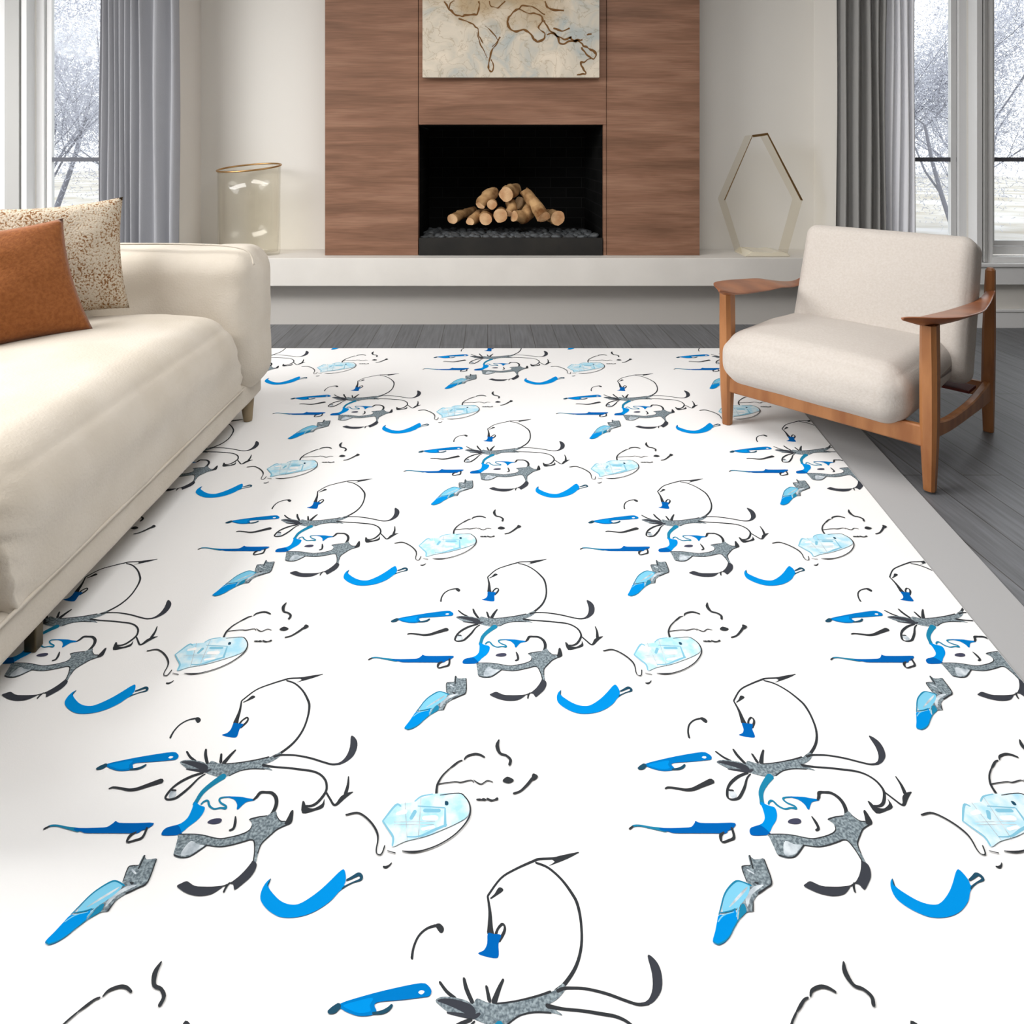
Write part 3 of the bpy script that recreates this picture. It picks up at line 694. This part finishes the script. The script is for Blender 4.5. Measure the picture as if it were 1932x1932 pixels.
# strokes: (frame, ink, [(x, y, width)...]) ; fills: (frame, ink, [(x, y)...])
ART = [
('A','dark',[(755,300,12),(880,205,11),(1000,155,12),(1150,108,14),(1200,97,14),(1330,90,14),(1490,60,8)]),
('A','dark',[(1290,90),(1490,58),(1400,95),(1250,135),(1300,112)]),
('A','dark',[(1165,118,14),(1240,145,16),(1310,210,18),(1355,290,22),(1370,350,22),(1355,450,18),(1310,570,18),(1230,680,20),(1120,770,22),(1040,812,24)]),
('A','dark',[(770,315,8),(810,295,14),(850,270,28),(866,266,22)]),
('A','dark',[(752,305,14),(737,390,22),(710,470,36),(700,505,50)]),
('A','dark',[(735,510,18),(760,480,14),(800,455,16),(812,470,16),(795,500,18),(745,545,18)]),
('A','deep',[(680,505),(720,508),(770,515),(735,560),(715,620),(690,638),(625,630),(572,613),(620,595),(655,560)]),
('A','dark',[(103,638,18),(135,580,14),(190,520,12),(260,480,12),(330,463,16)]),
('A','dark',[(330,458),(362,452),(382,474),(372,496),(350,504),(334,484)]),
('A','dark',[(255,768,20),(285,815,24),(330,850,24)]),('A','dark',[(428,748,20),(425,800,30),(440,870,30)]),
('A','dark',[(568,790,20),(562,860,28)]),('A','dark',[(697,752,14),(650,800,24),(590,870,34)]),
('A','grey',[(190,862),(240,842),(320,845),(400,860),(440,880),(480,850),(540,870),(620,880),(740,865),(900,840),(990,820),(1050,800),(1100,772),(1110,800),(1040,850),(980,875),(940,888),(990,905),(1035,938),(960,925),(840,925),(740,940),(640,985),(560,995),(500,985),(440,965),(400,952),(330,945),(270,930),(220,895)]),
('A','dark',[(600,878,10),(740,865,10),(900,838,12),(1000,815,14)]),('A','dark',[(640,985,8),(740,940,8),(850,922,10),(960,925,10)]),
('A','slate',[(200,862),(260,850),(340,858),(430,885),(445,925),(400,940),(320,905),(250,880)]),
('A','slate',[(250,925,10),(330,935,22),(420,945,26),(470,930,14)]),
('A','dark',[(1050,812,20),(1100,798,18),(1150,796,16),(1250,800,16),(1380,825,18),(1500,862,18),(1580,882,18),(1650,875,20)]),
('A','slate',[(1600,880),(1660,855),(1710,800),(1740,720),(1748,628),(1775,628),(1805,670),(1805,730),(1775,800),(1720,850),(1660,880)]),
('A','dark',[(950,890,28),(1050,905,18),(1180,915,18),(1300,930,20),(1400,945,20),(1470,975,20),(1515,1025,22),(1528,1080,22),(1520,1130,22),(1480,1190,24),(1430,1240,24),(1380,1262,22),(1340,1260,16)]),
('A','dark',[(1305,1225),(1325,1222),(1345,1268),(1400,1284),(1450,1265),(1490,1235),(1506,1195),(1500,1270),(1420,1305),(1305,1328)]),
('A','dark',[(1525,1140,18),(1560,1200,20),(1590,1248,22),(1620,1245,24),(1670,1190,40),(1720,1155,30),(1765,1135,8)]),
('A','dark',[(1727,995,12),(1722,1070,24),(1700,1150,34)]),
('A','dark',[(400,960,18),(300,990,22),(200,1040,22),(130,1090,18),(85,1140,20),(58,1185,20),(80,1203,20),(140,1195,20),(190,1165,22),(280,1090,20),(360,1010,14),(420,970,10)]),
('A','lgrey',[(90,1180),(105,1130),(150,1115),(155,1165),(110,1192)]),('A','dark',[(118,1118,18),(150,1120,20)]),
('A','teal',[(590,990,50),(520,1035,44),(440,1095,38),(385,1150,36),(345,1215,34),(325,1250,40)]),
('A','bright',[(325,1225),(370,1255),(418,1275),(400,1330),(350,1390),(270,1450),(210,1500),(150,1510),(130,1450),(200,1420),(260,1370),(300,1290)]),
('A','deep',[(25,1505),(60,1465),(120,1445),(175,1440),(205,1500),(190,1525),(40,1532)]),
('A','teal',[(385,1245,14),(410,1222,16),(445,1215,20),(460,1260,22),(500,1288,16),(560,1280,16),(603,1283,24),(608,1262,20),(565,1235,18),(550,1205,18),(575,1185,14),(650,1180,12)]),
('A','mid',[(600,1176),(740,1178),(800,1190),(870,1200),(865,1213),(800,1225),(760,1255),(722,1292),(708,1288),(712,1250),(690,1208),(650,1190)]),
('A','dark',[(860,1206,14),(890,1180,24),(925,1140,26),(980,1138,24),(1030,1145,30),(1065,1185,36),(1070,1240,34),(1050,1300,32),(1020,1345,26)]),
('A','violet',[(440,1414),(470,1388),(520,1376),(565,1378),(572,1398),(545,1420),(490,1428)]),
('A','dark',[(697,1362,14),(695,1410,26),(680,1465,22),(645,1485,18)]),
('D','grey',[(1225,690),(1260,668),(1330,655),(1420,650),(1480,620),(1550,590),(1565,650),(1600,705),(1650,715),(1690,700),(1690,740),(1600,790),(1520,840),(1440,910),(1380,980),(1345,1050),(1320,1160),(1300,1230),(1270,1200),(1285,1100),(1290,1010),(1270,940),(1230,930),(1150,955),(1050,990),(950,1015),(860,1022),(760,1010),(700,1000),(620,1060),(540,1120),(470,1150),(390,1160),(325,1140),(305,1110),(330,1020),(360,900),(370,868),(560,862),(680,875),(800,905),(900,915),(1020,895),(1130,860),(1200,830),(1245,790),(1255,730)]),
('D','lgrey',[(430,1040),(520,950),(600,990),(680,1005),(600,1060),(520,1110),(395,1128)]),
('D','dark',[(380,868,12),(560,868,12),(680,885,12),(850,922,14),(1000,903,14),(1150,862,14),(1230,815,12),(1255,770,10)]),
('D','dark',[(700,1000,12),(860,1020,12),(1000,1000,14),(1150,960,14),(1240,935,14),(1285,960,16),(1290,1080,14),(1275,1190,14)]),
('D','dark',[(1330,1100,12),(1345,1050,12),(1380,975,14),(1480,880,14),(1570,805,14),(1690,750,14)]),
('D','dark',[(318,1125,22),(400,1150,16),(480,1145,14),(560,1105,14),(640,1050,14),(710,1000,14)]),
('D','dark',[(1230,690,14),(1330,660,14),(1440,645,14)]),('D','dark',[(1555,640,10),(1600,705,14),(1660,712,14)]),
('D','dark',[(1670,705),(1700,650),(1730,590),(1760,575),(1760,640),(1745,720),(1700,755),(1655,745)]),
('D','slate',[(1270,1190),(1315,1230),(1300,1300),(1240,1390),(1150,1470),(1060,1540),(1040,1535),(1030,1480),(1000,1462),(1100,1380),(1180,1300),(1245,1220)]),
('D','dark',[(1030,1445,12),(960,1478,14),(900,1500,14),(760,1515,16),(600,1510,12)]),('D','dark',[(985,1460,16),(945,1510,24),(915,1570,22)]),
('D','slate',[(345,1500),(400,1465),(465,1440),(510,1465),(560,1495),(680,1515),(800,1515),(900,1503),(860,1540),(780,1590),(690,1615),(580,1618),(470,1590),(400,1550)]),
('E','bright',[(262,380),(240,440),(240,490),(290,560),(370,640),(460,685),(560,695),(640,670),(740,610),(860,520),(980,410),(1080,310),(1145,265),(1170,310),(1175,400),(1155,455),(1170,472),(1090,540),(1000,640),(880,730),(760,795),(640,835),(500,855),(360,840),(240,770),(160,680),(135,600),(160,500),(210,420)]),
('E','petrol',[(1190,395,24),(1260,360,34),(1330,325,44),(1362,350,42),(1352,390,30),(1260,425,16),(1170,470,18),(1130,500,14)]),
('E','petrol',[(262,382,8),(235,440,16),(225,470,8)]),
('E','dark',[(1635,235,26),(1660,240,32),(1700,220,20),(1730,188,12)]),
('B','mid',[(850,1102),(1100,1045),(1350,1000),(1600,965),(1660,985),(1672,1020),(1640,1050),(1580,1058),(1400,1075),(1200,1088),(1150,1110),(1155,1150),(1100,1175),(1000,1180),(930,1165),(870,1140)]),
('B','bright',[(880,1112),(1000,1085),(1150,1062),(1110,1110),(1100,1150),(1000,1160),(930,1140)]),
('B','petrol',[(745,1155,26),(790,1140,44),(845,1112,36)]),('B','petrol',[(1120,1163,16),(1200,1155,24),(1260,1135,24),(1300,1110,18)]),
('B','white',[(1555,1028),(1580,1014),(1610,1018),(1600,1032),(1575,1040)]),
('B','dark',[(880,1382,12),(930,1368,22),(1020,1380,28),(1110,1396,32),(1200,1385,34),(1320,1345,40),(1440,1305,50),(1478,1292,50)]),
('C','teal',[(200,288,14),(250,270,24),(330,268,26),(450,295,34),(600,325,56)]),('C','dark',[(155,315,16),(190,295,20),(230,278,14)]),
('C','deep',[(560,300),(700,300),(880,295),(980,285),(1060,235),(1095,207),(1140,232),(1360,235),(1590,235),(1500,310),(1430,330),(1370,368),(1200,368),(900,367),(700,365),(640,345),(560,330)]),
('C','dark',[(1500,300,28),(1440,420,30),(1340,460,26),(1240,482,24),(1280,400,34),(1360,352,14)]),
('C','grey',[(1185,1000),(1250,825),(1300,795),(1380,790),(1420,720),(1460,652),(1490,705),(1560,705),(1630,705),(1570,850),(1510,1000),(1380,1080),(1220,1160),(1080,1260),(990,1380),(930,1390),(860,1400),(800,1340),(1000,1200),(1180,1060)]),
('C','lgrey',[(1000,1230),(1120,1130),(1240,1060),(1380,1040),(1240,1110),(1100,1190),(960,1330)]),('C','lgrey',[(1310,850,30),(1350,890,26)]),
('C','dark',[(1275,1005),(1330,1010),(1300,1040)]),
('C','cyan',[(590,1390),(700,1250),(850,1110),(1040,995),(1150,1010),(1185,1050),(1100,1150),(950,1260),(800,1350),(700,1380)]),
('C','lgrey',[(720,1330,8),(900,1220,26),(1080,1110,22),(1140,1070,8)]),
('C','teal',[(510,1430,12),(600,1340,14),(760,1180,16),(900,1075,18),(1050,995,22),(1130,1005,24),(1200,1050,26)]),
('C','bright',[(500,1440),(600,1425),(740,1380),(770,1370),(700,1500),(560,1610),(420,1730),(300,1800),(210,1815),(175,1780),(300,1650),(420,1520)]),
('C','cyan',[(430,1525,10),(560,1440,14),(730,1395,10)]),('C','teal',[(550,1405,14),(680,1385,14),(780,1355,16)]),
('C','teal',[(720,1490),(870,1320),(940,1290),(900,1390),(800,1440)]),('C','cyan',[(720,1460,12),(800,1370,14),(900,1280,8)]),
('C','teal',[(185,1780,14),(200,1805,20),(240,1812,18),(400,1740,10),(560,1620,8),(710,1500,12),(880,1400,10)]),
('C','dark',[(1470,660,18),(1390,830,16)]),('C','dark',[(1620,712,14),(1510,1000,16),(1380,1080,14),(1230,1150,18)]),('C','dark',[(1080,1260,8),(990,1380,16)]),('C','dark',[(1185,1000,8),(1250,825,12),(1300,795,12),(1385,790,12)]),
('G','dark',[(885,570,24),(895,490,20),(940,410,14),(1000,350,12)]),('G','dark',[(1005,345,10),(1050,310,18),(1090,280,14),(1120,270,10)]),
('G','dark',[(1140,262,12),(1165,232,18),(1230,212,20),(1280,218,20),(1322,240,16)]),
('G','dark',[(905,485,9),(1050,465,9),(1110,470,11),(1200,450,9),(1225,475,6)]),('G','dark',[(1225,450,8),(1265,478,12),(1300,485,10),(1350,455,10),(1400,468,7)]),
('G','dark',[(1455,85,14),(1440,140,36),(1465,205,24),(1520,225,20),(1560,265,26),(1552,308,26)]),
('G','dark',[(1488,460),(1530,420),(1592,450),(1545,478)]),
('G','dark',[(1590,572,18),(1650,550,18),(1710,495,24),(1760,435,28)]),('G','dark',[(1765,390),(1812,415),(1780,450),(1752,445)]),
('G','dark',[(1255,628,16),(1285,628,20)]),('G','dark',[(1295,630,12),(1315,627,24),(1335,630,14)]),('G','dark',[(1350,622,20),(1385,636,18),(1410,632,12),(1440,620,24)]),
('G','dark',[(62,768,14),(160,748,16),(230,780,18),(300,850,20),(345,930,20),(352,1000,14),(338,1080,12),(345,1125,10),(385,1125,12),(415,1050,12)]),
('G','pale',[(397,825),(455,745),(515,678),(690,650),(750,600),(850,578),(1090,572),(1150,610),(1185,690),(1170,780),(1060,850),(900,920),(780,965),(600,1010),(480,1060),(480,960),(430,880)]),
('G','sky',[(397,825,14),(515,680,20),(560,690,14)]),('G','sky',[(397,825,14),(440,890,16),(490,970,20),(485,1050,14)]),('G','sky',[(690,645,12),(750,600,14),(850,580,10)]),
('G','lgrey',[(600,660,6),(620,1000,6)]),('G','lgrey',[(745,610,6),(722,990,8)]),('G','lgrey',[(500,835,6),(870,830,7)]),('G','lgrey',[(500,860,5),(860,858,5)]),('G','sky',[(780,730,34),(910,730,34)]),
('G','white',[(775,800,44),(880,798,50)]),('G','white',[(530,760,30),(600,740,44)]),('G','white',[(760,900,30),(860,880,30)]),
('G','sky',[(965,710,12),(965,870,26)]),('G','sky',[(655,800,30),(690,740,34)]),('G','sky',[(620,970,12),(730,965,14),(860,910,24),(975,862,18)]),('G','sky',[(720,690,10),(960,705,10)]),
('G','petrol',[(965,645),(992,650),(992,680),(965,680)]),
('G','dark',[(575,1100,8),(660,1108,20),(760,1095,14),(900,1045,12),(1040,960,12),(1140,860,13),(1190,770,15),(1190,680,13),(1150,610,11),(1090,572,9),(920,590,6)]),
('G','dark',[(440,1098,8),(510,1118,10)]),
]
def clip(poly, fn):
    out = []
    for i in range(len(poly)):
        a, b = poly[i-1], poly[i]; fa, fb = fn(a), fn(b)
        if fb >= 0:
            if fa < 0: t = fa/(fa-fb); out.append((a[0]+(b[0]-a[0])*t, a[1]+(b[1]-a[1])*t))
            out.append(b)
        elif fa >= 0: t = fa/(fa-fb); out.append((a[0]+(b[0]-a[0])*t, a[1]+(b[1]-a[1])*t))
    return out
def clip_rug(p):
    for fn in (lambda q: UE-.001-q[0], lambda q: q[0]+UE-.001, lambda q: (VF-q[1])*1e3, lambda q: (q[1]-VN)*1e3):
        if len(p) < 3: return []
        p = clip(p, fn)
    return p
# ink shapes in pattern space, relative to the anchor of their repeat
VA = V0+DV; UA = -DU/2
def uv(fr, x, y):
    ox, oy, s = ZO[fr]; px = ox+x/s; py = oy+y/s; v = 1/(py-HR); return ((px-CX)*v-UA, v-VA)
SH = []
for li, (fr, ink, pts) in enumerate(ART):
    if len(pts[0]) == 3:
        c = catmull(pts, 4); L = []; Rr = []
        for i, p in enumerate(c):
            a = c[max(i-1, 0)]; b = c[min(i+1, len(c)-1)]; dx, dy = b[0]-a[0], b[1]-a[1]; l = math.hypot(dx, dy) or 1; w = max(3, p[2])/2
            L.append(uv(fr, p[0]-dy/l*w, p[1]+dx/l*w)); Rr.append(uv(fr, p[0]+dy/l*w, p[1]-dx/l*w))
        quads = [[L[i], L[i+1], Rr[i+1], Rr[i]] for i in range(len(c)-1)]
        # rounded ends
        for (ctr, nb) in ((c[0], c[1]), (c[-1], c[-2])):
            w = max(3, ctr[2])/2; quads.append([uv(fr, ctr[0]+w*math.cos(k*math.pi/3), ctr[1]+w*math.sin(k*math.pi/3)) for k in range(6)])
        SH.append((ink, li, 's', quads))
    else:
        c = catmull(pts, 3, closed=True)
        tri = tessellate_polygon([[Vector((x, y, 0)) for x, y in c]])
        SH.append((ink, li, 'f', [[uv(fr, *c[i]) for i in t] for t in tri]))
rug = empty('area_rug', (0, 2.3, 0)); tag(rug, 'large white area rug printed with blue and grey line drawings', 'rug')
bm = bmesh.new()
def slab(bm, u0, u1, zt, zb=0.0005):
    n = 24; T = []; B = []
    for i in range(n+1):
        v = VN+(VF-VN)*i/n
        T.append([bm.verts.new(rug_pt(u, v, zt)) for u in (u0, u1)]); B.append([bm.verts.new(rug_pt(u, v, zb)) for u in (u0, u1)])
    for i in range(n):
        bm.faces.new((T[i][0], T[i][1], T[i+1][1], T[i+1][0])); bm.faces.new((B[i][0], B[i+1][0], B[i+1][1], B[i][1]))
        bm.faces.new((T[i][0], T[i+1][0], B[i+1][0], B[i][0])); bm.faces.new((T[i][1], B[i][1], B[i+1][1], T[i+1][1]))
    bm.faces.new((T[0][0], B[0][0], B[0][1], T[0][1])); bm.faces.new((T[n][0], T[n][1], B[n][1], B[n][0]))
slab(bm, -UE, UE, RT)
bmesh.ops.recalc_face_normals(bm, faces=bm.faces[:])
me = bpy.data.meshes.new('base'); bm.to_mesh(me); bm.free()
verts = [v.co.copy() for v in me.vertices]; faces = [tuple(p.vertices) for p in me.polygons]; mats = [0]*len(faces)
bpy.data.meshes.remove(me)
for k in range(-1, 9):
    va = V0+k*DV
    for j in range(-4, 5):
        ua = (j+(.5 if k % 2 else 0))*DU
        if abs(ua) > 2: continue
        for ink, li, kind, polys in SH:
            zt = RT+.00025+li*.000016
            for qi, q in enumerate(polys):
                p = clip_rug([(a+ua, b+va) for a, b in q])
                if len(p) < 3: continue
                zq = zt+(2.5e-6*(qi % 2)+(5e-6 if len(q) == 6 else 0) if kind == 's' else 0)
                P = [rug_pt(a, b, zq) for a, b in p]
                ar = sum(P[i-1].x*P[i].y-P[i].x*P[i-1].y for i in range(len(P)))
                if ar < 0: P.reverse()
                i0 = len(verts); verts += P; faces.append(tuple(range(i0, i0+len(P)))); mats.append(INKI[ink])
me = bpy.data.meshes.new('rug_field'); me.from_pydata([v-Vector((0, 2.3, 0)) for v in verts], [], faces)
M_rug = mat('rug_white', (246, 246, 246), .95, .05, bump=.05, bscale=400)
o = link('rug_field', me, rug, [M_rug]+INKM); me.polygons.foreach_set('material_index', mats); me.update()
bm = bmesh.new(); slab(bm, UE+.0005, UB, RT-.003)  # thin flat grey strip along the right side of the rug
o = from_bm('side_strip', bm, mat('rug_side_grey', (176, 176, 177), .95, .05), rug); o.location = (0, -2.3, 0); o['label'] = 'plain light grey strip along the right side'

# ------------------------------------------------------------------ outdoors: snow and frosted winter trees
struct(boxes('ground', [(-30, 30, 5.5, 60, -.5, -.4)], M_snow), 'snowy ground outside the windows')
def tree(x, y, h, seed, label, bushy=False):
    rnd = random.Random(seed); root = empty('winter_tree', (x, y, -.4)); tag(root, label, 'tree', 'frosted winter trees outside')
    bm = bmesh.new(); tips = []
    def grow(p, d, L, r, dep):
        pts = [p]; rad = [r]; q = p.copy(); dd = d.copy()
        for i in range(4):
            dd = (dd+Vector((rnd.uniform(-.22, .22), rnd.uniform(-.22, .22), rnd.uniform(-.05, .12)))).normalized(); q = q+dd*L/4; pts.append(q.copy()); rad.append(r*(1-.13*(i+1)))
            if dep > 0 and i > 0 or dep == 1: tips.append((q.copy(), dd.copy()))
        tube(bm, pts, rad, 5 if dep < 3 else 8, cap=False)
        if dep <= 0: return
        for k in range(3 if dep > 2 else 3):
            a = rnd.uniform(0, 2*math.pi); t = Vector((math.cos(a), math.sin(a), rnd.uniform(.1, .9)))
            i = rnd.randint(1, 4); grow(pts[i], (dd*.7+t*.8).normalized(), L*rnd.uniform(.6, .8), rad[i]*.6, dep-1)
    grow(Vector((0, 0, 0)), Vector((rnd.uniform(-.1, .1), 0, 1)), h*.46, h*.009, 4)
    from_bm('trunk', bm, M_bark, root)
    vs = []; fs = []
    N = 12000
    for k in range(N):
        b, d = tips[rnd.randrange(len(tips))]
        p = b+Vector((rnd.gauss(0, .27), rnd.gauss(0, .27), rnd.gauss(0, .27)))*h/4
        t = Vector((rnd.uniform(-1, 1), rnd.uniform(-1, 1), rnd.uniform(-.7, 1))).normalized(); L = rnd.uniform(.03, .085)*h/4; w = rnd.uniform(.002, .006)*h/4
        s = t.cross(Vector((rnd.uniform(-1, 1), rnd.uniform(-1, 1), .3))).normalized()*w; m_ = t.cross(s).normalized()*w
        i = len(vs); vs += [p+s, p-s*.5+m_, p-s*.5-m_, p+t*L]; fs += [(i, i+1, i+3), (i+1, i+2, i+3), (i+2, i, i+3)]
    me = bpy.data.meshes.new('twigs'); me.from_pydata(vs, [], fs)
    link('twigs', me, root, M_twig)
TR = [(-6.3, 9.4, 4.2, 1, 'frosted tree seen low through the left window'), (-7.4, 11.5, 5.6, 2, 'taller frosted tree behind, seen through the left window'), (-8.9, 13.5, 6.5, 3, 'far pale tree at the left edge of the left window'), (-5.2, 11.0, 4.6, 9, 'frosted tree seen right beside the left curtain'),
      (6.6, 9.5, 4.3, 4, 'frosted tree seen through the narrow right window'), (8.4, 11.5, 5.6, 5, 'tall frosted tree seen through the window at the right edge'), (9.6, 13.2, 6.0, 6, 'far frosted tree behind the right edge window'), (7.4, 12.8, 6.2, 8, 'far tall tree behind the narrow right window')]
for a in TR: tree(*a)

# ------------------------------------------------------------------ light, world, camera
w = bpy.data.worlds.new('overcast'); SC.world = w; w.use_nodes = True
bg = w.node_tree.nodes['Background']; bg.inputs[0].default_value = (.98, .99, 1.0, 1); bg.inputs[1].default_value = 1.0
def area(name, loc, target, sx, sy, power, col=(1, 1, 1)):
    l = bpy.data.lights.new(name, 'AREA'); l.shape = 'RECTANGLE'; l.size = sx; l.size_y = sy; l.energy = power; l.color = col
    o = bpy.data.objects.new(name, l); COL.objects.link(o); o.location = loc
    o.rotation_euler = (Vector(target)-Vector(loc)).to_track_quat('-Z', 'Y').to_euler(); return o
area('added_overhead_light', (-2.7, 1.5, 2.85), (-1.9, 1.5, 0), 1.6, 4.6, 175, (1, .985, .965))  # added main soft light, no known fixture; brightens rug, throws sofa shadow
area('added_overhead_light', (.5, 1.8, 2.88), (.5, 1.8, 0), 1.6, 2.4, 27, (1, .985, .965))  # added overhead fill to lift the chair seat and rug, no known fixture
area('added_side_light', (-4.9, .9, 1.9), (0, 1.6, .6), 3.6, 1.6, 45, (.97, .985, 1))  # added soft light from the left; the side wall has no window
cam = bpy.data.cameras.new('camera'); co = bpy.data.objects.new('camera', cam); COL.objects.link(co)
cam.sensor_width = 36; cam.sensor_fit = 'HORIZONTAL'; cam.lens = 36*F/1932
cam.shift_x = (966-CX)/1932; cam.shift_y = (CY-966)/1932; cam.clip_start = .05; cam.clip_end = 200
co.location = (0, 0, H); co.rotation_euler = (math.pi/2, 0, 0)
SC.camera = co
vs_ = SC.view_settings; vs_.view_transform = 'Standard'; vs_.look = 'None'; vs_.gamma = 1; vs_.use_curve_mapping = False; vs_.exposure = 1.17
